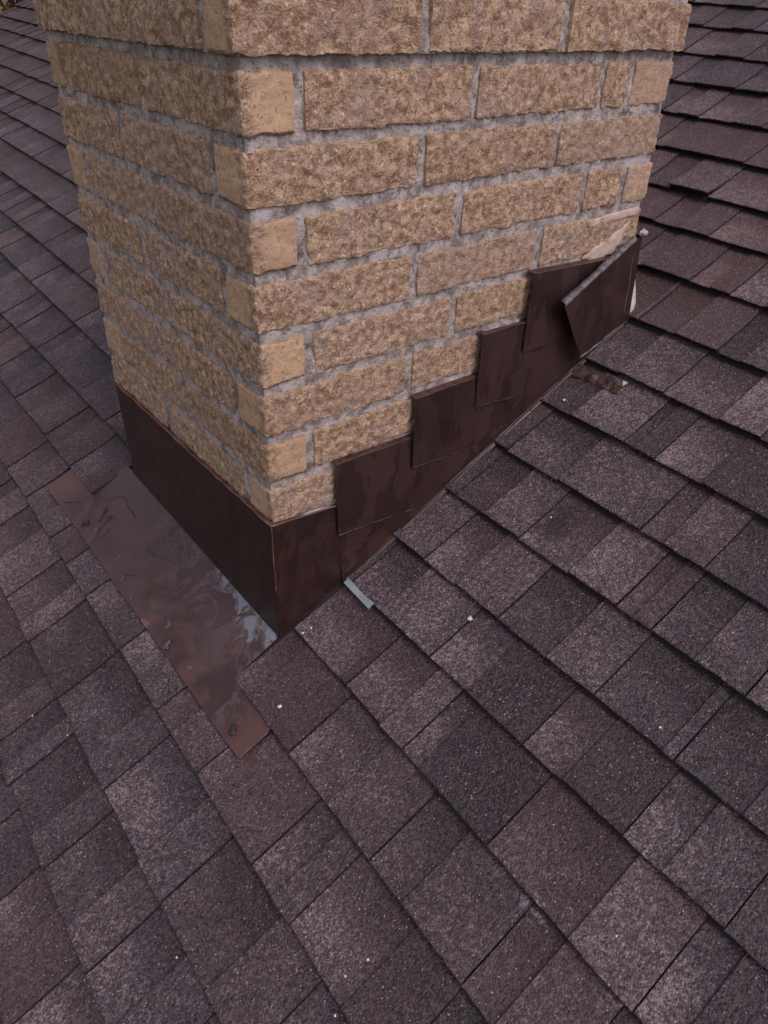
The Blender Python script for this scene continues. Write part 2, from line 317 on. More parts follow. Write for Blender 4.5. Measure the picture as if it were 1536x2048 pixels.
for k in range(UB, UT):
    cr_ = list(CRACKS.get(k, []))
    known = bool(cr_)
    hi = max(cr_) if known else None; lo = min(cr_) if known else None
    if not known: cr_ = [VL-hget(1, k, 1)*2]; hi = lo = cr_[0]
    v = hi; i = 0
    while v < VL-1: v += 1.5+hget(i, k, 11)*1.9; cr_.append(v); i += 1
    v = lo; i = 0
    while v > VR: v -= 1.5+hget(i, k, 12)*2.1; cr_.append(v); i += 1
    # big empty stretches between known cracks (behind the chimney) are filled in
    cr_ = sorted(cr_, reverse=True); full = [cr_[0]]
    for c_ in cr_[1:]:
        while full[-1]-c_ > 3.9: full.append(full[-1]-1.6-hget(full[-1], k, 5)*1.5)
        if full[-1]-c_ > .3: full.append(c_)
    cr_ = [c for c in full if c < VL]
    rs = RAISED.get(k, []); ts = TONES.get(k, [])
    prev = VL; prevR = True
    edges = [VL]+cr_
    for a, c_ in zip(edges[:-1], edges[1:]):
        rr = [r for r in rs if c_+.1 < r[0] < a-.1]
        if rr: tv, rt = rr[0]
        else: tv = a-(a-c_)*(.35+.3*hget(a, k, 7)); rt = .36+.30*hget(a, k, 8)
        dd = [d[1] for d in ts if tv < d[0] < a]
        rd = [d[1] for d in ts if c_ < d[0] < tv]
        if rd and not rr: rt = rd[0]
        dt = dd[0] if dd else .38+.30*hget(a, k, 9)
        if a > 12: rt = .40+.2*hget(a, k, 8); dt = .40+.22*hget(a, k, 9)
        red = .35*hget(a, k, 20)**3
        if 7 <= k <= 11 and c_ > -4 and a < 12: red = .3+.35*hget(a, k, 21)
        segs = [(a, tv, False, dt, .75, dt+.10, dt-.07), (tv, c_, True, rt, .12, rt+.03, rt-.03)]
        if a > 12 and hget(a, k, 30) < .5: segs = [(a, c_, True, rt, .5, rt+.05, rt-.05)]
        for (p, q, R_, tn, bd, tl, tr_) in segs:
            gl = .018+.016*hget(p, k, 13) if p == a else 0
            gr = 0.0
            parts = [(p, q)]
            if k == -1:                        # cut round the apron flashing
                parts = []
                if p > 8.33: parts.append((p, max(q, 8.33)))
                if q < -.10: parts.append((min(p, -.10), q))
            elif 0 <= k <= 6:                  # cut round the chimney
                parts = []
                if p > 8.22: parts.append((p, max(q, 8.22)))
                if q < -.20: parts.append((min(p, -.20), q))
            for (p2, q2) in parts:
                if p2-q2 < .05: continue
                target = shing; lift = 0
                if k == 10 and q2 > .8 and p2 < 3.2 and q2 < 1.2: target = curl; lift = .10
                tab(target, k, p2, q2, R_, tn, bd, red, gl if p2 == p else 0, gr, tl, tr_, lift=lift)
ROOFTOP = uline(UT, 0)
roof = empty('shingle_roof', (0, 0, 0))
o_sh = shing.build('shingles', m_sh)
parts = [o_sh]
if curl.n:
    o_c = curl.build('shingle_tab', m_sh); o_c['label'] = 'shingle tab with a lifted curling lower corner'; parts.append(o_c)
dk = MB()
u0, u1 = uline(UB, 0)+.1, float(ROOFTOP)
def slab(mb, h0, h1, ua, ub_, va, vb):
    V = [RP(u, v, h) for h in (h0, h1) for (u, v) in ((ua, va), (ub_, va), (ub_, vb), (ua, vb))]
    mb.add(V, [(0, 3, 2, 1), (4, 5, 6, 7), (0, 1, 5, 4), (1, 2, 6, 5), (2, 3, 7, 6), (3, 0, 4, 7)])
slab(dk, -.35, -.155, u0, u1, VR, VL)
o_d = dk.build('roof_deck', m_felt); parts.append(o_d)
fa = MB(); slab(fa, -2.2, -.36, u0, u1, VL-.5, VL-.1); slab(fa, -2.2, -.36, u0, u0+.4, VR, VL-.52)
parts.append(fa.build('fascia', m_wood))
adopt(roof, *parts)
tag(roof, 'wide sloping roof of mottled purple brown asphalt shingles around the brick chimney', 'roof')

# ------------------------------------------------------------------ the chimney
U, V = 10.594, 8.2
def brick(mb, a0, a1, c0, c1, z0, z1, rough, res, key, corner=False):
    """rounded block a0..a1 along X, c0..c1 along Y; rough = (x-, y-, x+, y+) weights of the split faces"""
    lo = np.array([a0, c0, z0]); hi = np.array([a1, c1, z1]); r = .045
    n = [max(3, int((hi[i]-lo[i])/res)+1) for i in range(3)]
    ra, rb = hget(key, a0, 1), hget(key, c0, 2)
    lw = noise(np.array([[a0*3.1, c0*2.3, z0*1.7]]), 1, 3)[0]*.02
    for ax, sg in ((0, -1), (0, 1), (1, -1), (1, 1), (2, 1), (2, -1)):
        i, j = [q for q in range(3) if q != ax]
        A_, B_ = np.meshgrid(np.linspace(lo[i], hi[i], n[i]), np.linspace(lo[j], hi[j], n[j]), indexing='ij')
        P = np.zeros(A_.shape+(3,)); P[..., i] = A_; P[..., j] = B_; P[..., ax] = lo[ax] if sg < 0 else hi[ax]
        Q = np.clip(P, lo+r, hi-r); D = P-Q; L = np.linalg.norm(D, axis=-1, keepdims=True)+1e-9; Nn = D/L
        P0 = Q+Nn*r
        wt = (np.clip(-Nn[..., 0], 0, 1)*rough[0]+np.clip(-Nn[..., 1], 0, 1)*rough[1]+np.clip(Nn[..., 0], 0, 1)*rough[2]+np.clip(Nn[..., 1], 0, 1)*rough[3])
        wt = np.clip(wt, 0, 1)
        if corner:                          # the broken arris at the chimney corner
            dc = np.maximum(P0[..., 0]-lo[0], P0[..., 1]-lo[1])+noise(P0, 5, 33)*.07+noise(P0, 14, 34)*.05
            wt = np.maximum(wt, np.clip((.26-dc)/.12, 0, 1)*.9)
        big = fbm(P0+key*.13, 2.6, 11, 3); fine = fbm(P0, 10, 21, 4); rid = 1-np.abs(noise(P0, 7, 31))*2
        d = wt*(big*.034+fine*.040-np.clip(rid-.55, 0, 1)*.05+.012)+(1-wt)*(fine*.014+big*.010)+lw
        wob = np.stack([noise(P0, 4, 41), noise(P0, 4, 42), noise(P0, 3, 43)*1.4+noise(P0, 13, 44)*1.0], -1)*.018
        d = np.minimum(d, .06)
        wc = np.maximum(wt, .85*max(rough)) if not corner and max(rough) > .5 else (np.where(np.abs(Nn[..., 2]) > .5, .8, wt))
        A = np.stack([wc, wt*0+ra, wt*0+rb, wt*0+1], -1)
        G = P0+Nn*d[..., None]+wob
        flip = (sg > 0) ^ (ax == 1)
        mb.grid(G, A, flip=not flip)
bk = MB(); cb = MB()
YJ = {1: [.97], 3: [1.03, 4.58, 8.15, 9.6], 5: [.94, 4.5, 8.19, 9.62], 7: [1.0, 4.64, 8.21, 9.15], 0: [3.45, 7.0], 2: [3.44, 7.21], 4: [3.44, 7.0], 6: [3.49, 7.06]}
XJ = {1: [3.56, 7.03], 3: [3.63, 7.28], 5: [3.63, 7.26], 7: [3.54, 7.48], 0: [1.01, 4.81], 2: [1.07, 4.74], 4: [1.1, 4.69], 6: [1.09, 4.75]}
GAP = .095; DEP = .95
def course_bricks(mb, j, yj, xj, x0, y0, x1, y1, res, z0, z1):
    odd = j % 2 == 1
    # face along X at y0 (seen, right): joints yj measured from x0; face along Y at x0 (seen, left): joints xj
    ex = [x0]+list(yj)+[x1]; ey = [y0]+list(xj)+[y1]
    # corner brick: odd courses show their smooth end on the X face and run along Y; even ones the other way round
    if odd:
        brick(mb, x0, ex[1]-GAP, y0, ey[1]-GAP, z0, z1, (1, .18, 0, 0), res, j*7.1, True)
    else:
        brick(mb, x0, ex[1]-GAP, y0, ey[1]-GAP, z0, z1, (.18, 1, 0, 0), res, j*7.3, True)
    for i in range(1, len(ex)-1):
        last = i == len(ex)-2
        a, c_ = ex[i]+GAP, ex[i+1]-(0 if last else GAP)
        rf = .2 if (last and odd and len(yj) > 2) else 1
        brick(mb, a, c_, y0, y0+DEP, z0, z1, (0, rf, .6 if last else 0, 0), res, j*7+i)
    for i in range(1, len(ey)-1):
        last = i == len(ey)-2
        a, c_ = ey[i]+GAP, ey[i+1]-(0 if last else GAP)
        rf = .2 if (last and odd) else 1
        brick(mb, x0, x0+DEP, a+.045, c_-(0 if last else .045), z0, z1, (rf, 0, 0, .6 if last else 0), res, j*11+i)
    # the two faces turned away, coarser
    ys = list(np.arange(y0+DEP+.1+(1.5 if odd else 0), y1-.5, 3.5))
    ys = [y0+DEP+.1]+[q for q in ys if q > y0+DEP+1.2]+[y1]
    for i in range(len(ys)-1): brick(mb, x1-DEP, x1, ys[i]+GAP, ys[i+1]-(GAP if i < len(ys)-2 else 0), z0, z1, (0, 0, 1, .5), .14, j*13+i)
    xs = list(np.arange(x0+DEP+.1+(1.5 if odd else 0), x1-DEP-.5, 3.5))
    xs = [x0+DEP+.1]+[q for q in xs if q > x0+DEP+1.2]+[x1-DEP]
    for i in range(len(xs)-1): brick(mb, xs[i]+GAP, xs[i+1]-GAP, y1-DEP, y1, z0, z1, (0, 0, 0, 1), .14, j*17+i)
for j in range(0, 8):
    course_bricks(bk, j, YJ[j], XJ[j], 0, 0, U, V, .042, j+.10, j+.90)
for j in range(-3, 0): course_bricks(bk, j, [1.0, 4.6, 8.1] if j % 2 else [3.4, 7], [3.6, 7.2] if j % 2 else [1, 4.7], 0, 0, U, V, .16, j+.10, j+.90)
P_ = .11
for j in (8, 9):
    course_bricks(cb, j, [3.33, 6.75] if j == 8 else [1, 4.6, 8.1], [.79, 4.28] if j == 8 else [3.6, 7.2], -P_, -P_, U+P_-.1, V+P_-.1, .05 if j == 8 else .15, j+.10, j+.90)
# mortar: rough recessed walls
mo = MB()
def wall_grid(mb, org, du, dv, nrm, lu, lv, step, rec):
    nu, nv = int(lu/step)+1, int(lv/step)+1
    a, b_ = np.meshgrid(np.linspace(0, lu, nu), np.linspace(0, lv, nv), indexing='ij')
    org, du, dv, nrm = map(lambda q: np.array(q, float), (org, du, dv, nrm))
    G = org+a[..., None]*du+b_[..., None]*dv
    d = fbm(G, 1.3, 51, 2)*.035+fbm(G, 6, 52, 3)*.045
    edge = np.clip(np.minimum(np.minimum(a, lu-a), .25)/.25, 0, 1)
    G = G+nrm*(d*edge-rec)[..., None]
    mb.grid(G)
r_ = .05
def ring(mb, x0, y0, x1, y1, z0, z1, st, rec):
    x0 += rec; y0 += rec; x1 -= rec; y1 -= rec
    wall_grid(mb, (x0, y0, z0), (1, 0, 0), (0, 0, 1), (0, -1, 0), x1-x0, z1-z0, st, 0)
    wall_grid(mb, (x0, y1, z0), (0, -1, 0), (0, 0, 1), (-1, 0, 0), y1-y0, z1-z0, st, 0)
    wall_grid(mb, (x1, y0, z0), (0, 1, 0), (0, 0, 1), (1, 0, 0), y1-y0, z1-z0, .2, 0)
    wall_grid(mb, (x1, y1, z0), (-1, 0, 0), (0, 0, 1), (0, 1, 0), x1-x0, z1-z0, .2, 0)
    n = mb.n
    mb.add([(x0, y0, z1), (x1, y0, z1), (x1, y1, z1), (x0, y1, z1), (x0, y0, z0), (x1, y0, z0), (x1, y1, z0), (x0, y1, z0)], [(0, 1, 2, 3), (7, 6, 5, 4)])
ring(mo, 0, 0, U, V, -3.0, 8.085, .07, r_)
ring(mo, -P_+.03, -P_+.03, U+P_-.13, V+P_-.13, 8.09, 10.15, .1, r_)
ch = empty('brick_chimney', (U/2, V/2, zr(U/2, V/2)))
o1 = bk.build('brickwork', m_br, smooth=True); o2 = cb.build('corbel_course', m_br, smooth=True); o3 = mo.build('mortar', m_mo, smooth=True)
# crown and flue (above the frame)
cw = MB()
def frustum(mb, x0, y0, x1, y1, z0, z1, ins):
    mb.add([(x0, y0, z0), (x1, y0, z0), (x1, y1, z0), (x0, y1, z0), (x0+ins, y0+ins, z1), (x1-ins, y0+ins, z1), (x1-ins, y1-ins, z1), (x0+ins, y1-ins, z1)],
           [(0, 3, 2, 1), (4, 5, 6, 7), (0, 1, 5, 4), (1, 2, 6, 5), (2, 3, 7, 6), (3, 0, 4, 7)])
frustum(cw, -.3, -.3, U+.2, V+.2, 10.16, 10.9, .5)
o4 = cw.build('crown', m_mo)
# pale smears of mortar on the last brick above the bent flashing
def blob_sheet(mb, pts, y, th, key):
    P = np.array(pts, float); c_ = P.mean(0); out = []
    Pn = np.roll(P, -1, 0)
    for a, b_ in zip(P, Pn):
        for t_ in np.linspace(0, 1, 7)[:-1]:
            q = a+(b_-a)*t_; out.append(q+(q-c_)*noise(np.array([[q[0], q[1], key]]), 5, 61)[0]*.22)
    out = np.array(out); n = len(out); V_ = []
    for s_, yy in ((1, y+.05), (1, y), (.8, y-th)):
        for q in out: p = c_+(q-c_)*s_; V_.append((p[0], yy+noise(np.array([[p[0], p[1], 3.]]), 4, 62)[0]*.012, p[1]))
    F = []
    for r in range(2): F += [(r*n+i, r*n+(i+1) % n, (r+1)*n+(i+1) % n, (r+1)*n+i) for i in range(n)]
    V_.append((c_[0], y-th-.01, c_[1])); F += [(2*n+i, 2*n+(i+1) % n, 3*n) for i in range(n)]
    mb.add(V_, F)
smears = []
for pts_, q in (([(8.55, 4.0), (8.77, 4.2), (9.3, 4.3), (9.85, 4.5), (10.1, 4.6), (10.05, 4.2), (9.71, 3.96), (9.1, 3.86)], 1), ([(8.5, 4.86), (9.2, 4.92), (10.4, 4.95), (10.42, 4.78), (9.2, 4.74), (8.61, 4.72)], 2),
    ([(5.5, 2.98), (6.1, 3.04), (6.7, 3.0), (6.7, 2.92), (6.1, 2.93)], 3), ([(.3, .06), (.9, .08), (1.4, .02), (1.4, -.04), (.8, 0)], 4)):
    sm = MB(); blob_sheet(sm, pts_, -.010 if q < 3 else -.03, .01, q); smears.append(sm.build('mortar_smear', m_pink if q < 3 else m_mo, smooth=True))
adopt(ch, o1, o2, o3, o4, *smears)
tag(ch, 'tan split face brick chimney with grey mortar joints rising through the shingle roof', 'chimney')

# ------------------------------------------------------------------ apron flashing on the downslope side
def tube(mb, pts, rad, seg=6, key=0, rn=.4):
    P = np.array(pts, float); Q = []
    for a, b_ in zip(P[:-1], P[1:]):
        n_ = max(1, int(np.linalg.norm(b_-a)/.06)); Q += [a+(b_-a)*t_ for t_ in np.linspace(0, 1, n_+1)[:-1]]
    Q = np.array(Q+[P[-1]]); n_ = len(Q); rows = []
    for i in range(n_):
        d = Q[min(i+1, n_-1)]-Q[max(i-1, 0)]; d = d/(np.linalg.norm(d)+1e-9)
        x = np.cross(d, NR); x /= np.linalg.norm(x)+1e-9; y = np.cross(x, d)
        rr = rad*(1+rn*noise(np.array([Q[i]]), 5, 70+key)[0])*(.35 if i in (0, n_-1) else 1)
        c_ = Q[i]+noise(np.array([Q[i]]), 4, 75)[0]*.015*x
        rows.append([c_+rr*(math.cos(t_)*x+math.sin(t_)*y) for t_ in np.linspace(0, 2*math.pi, seg+1)])
    mb.grid(np.array(rows))
def lump(mb, c_, r, key, sq=.5, n_=8):
    th, ph = np.meshgrid(np.linspace(0, math.pi, n_), np.linspace(0, 2*math.pi, 2*n_+1), indexing='ij')
    D = np.stack([np.sin(th)*np.cos(ph), np.sin(th)*np.sin(ph), np.cos(th)], -1)
    Ds = D.copy(); Ds[:, -1] = Ds[:, 0]
    rr = r*(1+.75*fbm(Ds+key*1.7, 1.9, 81, 3))
    G = D*rr[..., None]; up = G@NR; G = G-(1-sq)*up[..., None]*NR
    mb.grid(G+np.array(c_))
apron = empty('apron_flashing', RP(-.1, 4, 0))
ap = MB()
SK = -.095                                           # metal skin stands just off the brick
# front wall, gently dished, with its folded end and the short return round the corner
vv = np.linspace(SK, 7.9, 60); tt = np.linspace(0, 1, 12)
TT_, VV_ = np.meshgrid(tt, vv, indexing='ij')
top = .17; zb = zr(SK, VV_)-.05
Z = zb+(top-zb)*TT_+noise(np.stack([VV_, TT_*0, TT_*0], -1), 1.2, 90)*.02*TT_
X = SK-.05*np.sin(TT_*math.pi)*np.sin(np.clip((VV_)/8, 0, 1)*math.pi)+noise(np.stack([VV_, Z, Z*0], -1), .7, 91)*.02*np.sin(TT_*math.pi)
X[0] -= .03
G = np.stack([X, VV_, Z], -1); ap.grid(G)
ap.grid(G+np.array((.03, 0, 0)), flip=True)
uu = np.linspace(SK, 1.75, 20); TT_, UU_ = np.meshgrid(tt, uu, indexing='ij')
zb = zr(UU_, SK)-.05; tp = .17-(UU_-SK)/1.7*.17+.0
tp = np.where(UU_ > 1.0, np.maximum(tp, .0), tp)
Z = zb+(tp-zb)*TT_; Y = SK+noise(np.stack([UU_, Z, Z*0], -1), .8, 92)*.018*np.sin(TT_*math.pi)*np.clip((UU_-SK)/.4, 0, 1)
G2 = np.stack([UU_, Y, Z], -1); ap.grid(G2, flip=True)
o_w = ap.build('wall_panel', m_front, smooth=True)
ed = MB()
tube(ed, [(SK, 7.9, .19), (SK, 5, .175), (SK-.01, 2, .18), (SK, SK, .17)], .018, rn=.3)
tube(ed, [(SK, SK, .17), (.8, SK, .09), (1.75, SK, .0)], .018, rn=.3)
tube(ed, [(SK, SK, .17), (SK, SK, -.5), (SK, SK, -1.6)], .012, rn=.2)
# thin inner fold going back to the brick
ed.grid(np.array([[(SK, v_, .18), (.02, v_, .14+.02*math.sin(v_*5))] for v_ in np.linspace(SK, 7.9, 50)]), flip=True)
ed.grid(np.array([[(u_, SK, .165-(u_-SK)*.095), (u_, .02, .14-(u_-SK)*.09)] for u_ in np.linspace(SK, 1.6, 14)]))
o_e = ed.build('copper_edge', m_edge, smooth=True)
# roof flange
fl = MB()
def fh(u): return -.006-.035*np.clip((u+2.12)/.75, 0, 1)
def flange_patch(ua, ub_, va, vb, nu, nv, gfun):
    u_, v_ = np.meshgrid(np.linspace(0, 1, nu), np.linspace(va, vb, nv), indexing='ij')
    A0 = ua(v_) if callable(ua) else ua; B0 = ub_(v_) if callable(ub_) else ub_
    Uu = A0+(B0-A0)*u_
    H = fh(Uu)+noise(np.stack([Uu, v_, v_*0], -1), .9, 95)*.012+noise(np.stack([Uu, v_, v_*0], -1), .35, 96)*.012
    H = H+np.where((v_ > 0) & (v_ < 8), np.clip((Uu+.5)/.4, 0, 1)**2*.03, 0)
    G = np.stack([Uu+NR[0]*H, v_+NR[1]*H, zr(Uu, v_)+NR[2]*H], -1)
    cl = np.clip(1-(-Uu-.1)/1.5, 0, 1)*np.clip(1.25-v_/5.5, 0.15, 1)
    cl = np.where(v_ < 0, np.clip(.75+v_*.45, 0, 1), cl)
    gg = gfun(v_)
    fl.grid(G, np.stack([cl, gg, cl*0, cl*0+1], -1), flip=True)
    low = G[0]; fl.grid(np.stack([low-NR*.03, low], 0), np.tile(np.array([.1, .4, 0, 1.]), (2, nv, 1)), flip=True)
end = lambda v_: np.clip((-v_-.55)/.8, 0, 1)*.8+np.clip((v_-8.6)/.9, 0, 1)*.8
lowu = lambda v_: -2.115+noise(np.stack([v_, v_*0, v_*0], -1), .6, 97)*.02
lowl = lambda v_: lowu(v_)
flange_patch(lowl, -1.20, 10.0, -1.66, 14, 120, end)
flange_patch(-1.20, SK-.02, 8.45, -.06, 16, 90, lambda v_: v_*0)
o_f = fl.build('roof_flange', m_flange, smooth=True)
fes = []
for pp in ([RP(-2.10, 10.0, -.02), RP(-1.4, 9.93, -.04)], [RP(-2.11, -1.66, -.02), RP(-1.4, -1.67, -.03)]):
    fe = MB(); tube(fe, pp, .012); fes.append(fe.build('flange_edge', m_edge, smooth=True))
fe = MB(); sheet(fe, [RP(-2.115, 3.17, 0.0), RP(-2.0, 3.15, 0.0), RP(-2.0, 2.9, 0.0), RP(-2.12, 2.85, 0.0)], .01, NR)
fes.append(fe.build('worn_copper_spot', m_edge))
adopt(apron, o_w, o_e, o_f, *fes)
NAILS = [(-1.81, 9.31, .10), (-1.83, 7.51, .12), (-1.68, 6.95, .10), (-1.65, 5.47, .085), (-1.92, 4.71, .07), (-2.02, 3.96, .06), (-1.67, 2.41, .11), (-1.97, 1.99, .10), (-1.88, 1.0, .075), (-1.91, -1.01, .13)]
for i, (u_, v_, r) in enumerate(NAILS):
    nb = MB()
    disc = 10
    c_ = np.array(RP(u_, v_, fh(u_)+.012))
    if i == 8:
        lump(nb, c_, r, 3.3, .45)
    else:
        for q in range(5):
            a_ = hget(i, q, 1)*6.28; rr = r*.9*hget(i, q, 2)
            lump(nb, c_+np.array((math.cos(a_), math.sin(a_), math.cos(a_)*TX))*rr, r*(.3+.35*hget(i, q, 3)), i+q*.7, .55, 7)
    nn = nb.build('nail_head', m_nail if i not in (1, 9) else m_seal, smooth=False); adopt(apron, nn)
BEADS = [[(-.69, 7.32), (-.79, 6.84), (-.77, 6.6), (-.82, 6.29)], [(-1.03, 5.04), (-1.04, 4.71), (-.94, 4.38), (-.78, 3.95)], [(-1.19, 8.07), (-1.04, 7.67), (-.84, 7.55), (-.66, 7.33)],
         [(-1.98, 6.64), (-1.71, 6.56), (-1.48, 6.66)], [(-1.9, 4.78), (-1.76, 4.72), (-1.54, 4.33)], [(-2.0, 8.88), (-1.62, 8.4)], [(-1.6, 7.2), (-1.2, 7.45)], [(-1.75, 6.9), (-1.35, 7.05), (-1.2, 7.0)], [(-1.75, 2.6), (-1.62, 2.72)]]
for i, q in enumerate(BEADS):
    bd_ = MB(); tube(bd_, [RP(u_, v_, fh(u_)+.008) for u_, v_ in q], .008 if i not in (6, 7) else .015, key=i, rn=.9); adopt(apron, bd_.build('sealant_streak', m_seal, smooth=True))
tag(apron, 'dark brown metal apron flashing round the chimney corner with a wide nailed flange below', 'flashing')

# ------------------------------------------------------------------ step flashings up the right side
def panel(name, top, bl, br, yoff, key, label, cat='flashing'):
    """upright sheet on the right wall: top=(xl,zl,xr,zr_), bottom heights bl, br"""
    xl, zl, xr, zrr = top
    mb = MB(); a, t_ = np.meshgrid(np.linspace(0, 1, 26), np.linspace(0, 1, 18), indexing='ij')
    X = xl+(xr-xl)*a+(1-t_)*.03*math.sin(key); zt = zl+(zrr-zl)*a; zb_ = bl+(br-bl)*a; Z = zb_+(zt-zb_)*t_
    P3 = np.stack([X, Z, Z*0+key], -1)
    Y = yoff-.03*np.sin(a*math.pi)*np.sin(t_*math.pi)+noise(P3, 1.2, 100)*.028+noise(P3, 3.0, 101)*.010-.04*(1-a)**3*(1-.5*t_)
    G = np.stack([X, Y, Z], -1)
    mb.grid(G, flip=False); Gb = G+np.array((0, .022, 0)); mb.grid(Gb, flip=True)
    for s_ in (0, -1): mb.grid(np.stack([G[s_], Gb[s_]], 0))
    for s_ in (0, -1): mb.grid(np.stack([G[:, s_], Gb[:, s_]], 0))
    o = mb.build('panel', m_wall, smooth=True)
    ce = MB(); tube(ce, [tuple(G[i, -1]+np.array((0, 0, .002))) for i in range(0, 26, 5)], .010, rn=.6, key=key)
    tube(ce, [tuple(G[0, -1]), tuple(G[0, 9])], .006, rn=.4)
    # lip turned into the joint
    ce.grid(np.array([[tuple(G[i, -1]), (G[i, -1, 0], .03, G[i, -1, 2]+.02)] for i in range(26)]))
    o2 = ce.build('folded_lip', m_lip, smooth=True)
    sb_ = MB(); tube(sb_, [tuple(G[i, 0]+np.array((0, -.004, -.01))) for i in range(0, 26, 5)], .016, rn=.9, key=key+20)
    tube(sb_, [tuple(G[0, j_]+np.array((-.012, .0, 0))) for j_ in range(0, 18, 4)], .010, rn=.9, key=key+30)
    o3 = sb_.build('sealant_bead', m_seal, smooth=True)
    root = empty(name, (float(X.mean()), yoff, float(Z.min()))); adopt(root, o, o2, o3)
    tag(root, label, cat, 'stepped wall flashings')
    return root
panel('step_flashing', (1.48, 1.06, 3.72, 1.0), -.72, -.95, -.115, 1, 'lowest stepped brown flashing plate, just right of the chimney corner wrap')
panel('step_flashing', (3.51, 1.96, 5.6, 1.97), .27, .10, -.13, 2, 'second stepped brown flashing plate up the slope, streaked with long dark drips')
panel('step_flashing', (5.36, 2.96, 7.05, 2.93), 1.25, 1.08, -.145, 3, 'third stepped brown flashing plate, under a white smeared mortar line')
panel('step_flashing', (6.76, 4.04, 9.6, 3.93), 2.28, 2.25, -.16, 4, 'highest stepped brown flashing plate, partly hidden by the bent corner piece')
# continuous soaker strip behind them, with its foot on the shingles
bs = MB(); uu = np.linspace(1.6, 10.5, 120); tt = np.linspace(0, 1, 8)
UU_, TT_ = np.meshgrid(uu, tt, indexing='ij')
hgt = 1.8; Z = zr(UU_, 0)-.03+TT_*hgt; Yb = SK-.005+noise(np.stack([UU_, Z, Z*0], -1), 1.1, 105)*.012-(1-TT_)**4*.05
bs.grid(np.stack([UU_, Yb, Z], -1))
foot = []
for u_ in uu:
    wv = noise(np.array([[u_, 0, 0]]), 1.7, 106)[0]*.03; k_ = math.floor((u_-O0)/EX); w_ = (u_-O0)/EX-k_
    foot.append([RP(u_, SK-.04, -.0), RP(u_, SK-.12+wv*.5, .03-.05*w_), RP(u_, SK-.19+wv, .02-.06*w_), RP(u_, SK-.195+wv, -.1)])
bs.grid(np.array(foot))
o_s = bs.build('panel', m_wall, smooth=True)
be = MB(); tube(be, [tuple(f_[2]) for f_ in foot[5:60:1]], .014, key=4, rn=.9); tube(be, [tuple(np.array(f_[1])+NR*.02) for f_ in foot[30:110:1]], .016, key=6, rn=.9)
o_s2 = be.build('sealant_bead', m_seal, smooth=True)
base = empty('base_flashing', RP(5, -.2, 0)); adopt(base, o_s, o_s2)
tag(base, 'long brown base flashing running up the roof line beneath the stepped plates', 'flashing')

# ------------------------------------------------------------------ bent corner piece
bc_ = MB()
p1, p2, p3, p4 = [np.array(q) for q in ((10.27, -.24, 4.28), (7.5, -.56, 3.30), (8.62, -.46, 1.78), (10.39, -.30, 2.18))]
a, t_ = np.meshgrid(np.linspace(0, 1, 20), np.linspace(0, 1, 16), indexing='ij')
a3, t3 = a[..., None], t_[..., None]
G = (p3*(1-a3)+p4*a3)*(1-t3)+(p2*(1-a3)+p1*a3)*t3
G[..., 1] += -.04*np.sin(a*math.pi)*np.sin(t_*math.pi)+noise(G, 1.2, 110)*.02
bc_.grid(G); Gb = G+np.array((0, .03, 0)); bc_.grid(Gb, flip=True)
for s_ in (0, -1): bc_.grid(np.stack([G[s_], Gb[s_]], 0)); bc_.grid(np.stack([G[:, s_], Gb[:, s_]], 0))
# return fold round the far corner
q0 = G[-1]; q1 = q0+np.array((.34, .06, .02)); q2 = q0+np.array((.42, .6, .02))
bc_.grid(np.stack([q0, q1, q2], 0))
o_p = bc_.build('panel', m_wall, smooth=True)
gs = MB(); rows = []
for a_ in np.linspace(0, 1, 70):
    q = p2*(1-a_)+p1*a_; yb = q[1]*(1-.75)+.75*0.0
    wv = noise(np.array([[a_*9, 0, 1.]]), 1, 130)[0]; w2 = noise(np.array([[a_*26, 0, 2.]]), 1, 131)[0]
    rows.append([(q[0], q[1]-.012, q[2]-.03-.02*w2), (q[0], q[1]-.03-.012*w2, q[2]+.02), (q[0]-.01, q[1]+.03, q[2]+.06+.03*wv), (q[0]-.02, q[1]+.10+.01*w2, q[2]+.07+.035*wv+.015*w2), (q[0]-.02, q[1]+.14, q[2]+.02)])
gs.grid(np.array(rows))
o_g = gs.build('sealant_bead', m_grey, smooth=True)
wl = MB()
tube(wl, [tuple(p3+np.array((-.02, -.02, -.02))), tuple((p3+p4)/2+np.array((0, -.03, 0))), tuple(p4)], .022, key=10)
tube(wl, [tuple(q0[2]), tuple(q0[12])], .014, key=11)
o_l = wl.build('folded_lip', m_grey, smooth=True)
wt_ = MB(); lump(wt_, p1+np.array((.22, -.02, .14)), .085, 2.2, .8)
o_t = wt_.build('torn_tip', m_white, smooth=False)
bent = empty('corner_flashing', tuple(p3)); adopt(bent, o_p, o_g, o_l, o_t)
tag(bent, 'bent brown metal corner flashing peeling away at the upslope end, edged with grey sealant', 'flashing')
un = MB()
pts = [(10.66, 3.45), (10.98, 2.6), (11.05, 2.22), (10.93, 2.04), (10.72, 2.12), (10.6, 2.02), (10.42, 2.22), (10.50, 2.45), (10.58, 2.9)]
sheet(un, [(x, -.16-.03*math.sin(i*2.1), z) for i, (x, z) in enumerate(pts)][::-1], .012, (0, -1, 0))
o_un = un.build('torn_underlay', m_white); tag(o_un, 'torn white scrap of underlay sticking out behind the bent corner flashing', 'underlay')

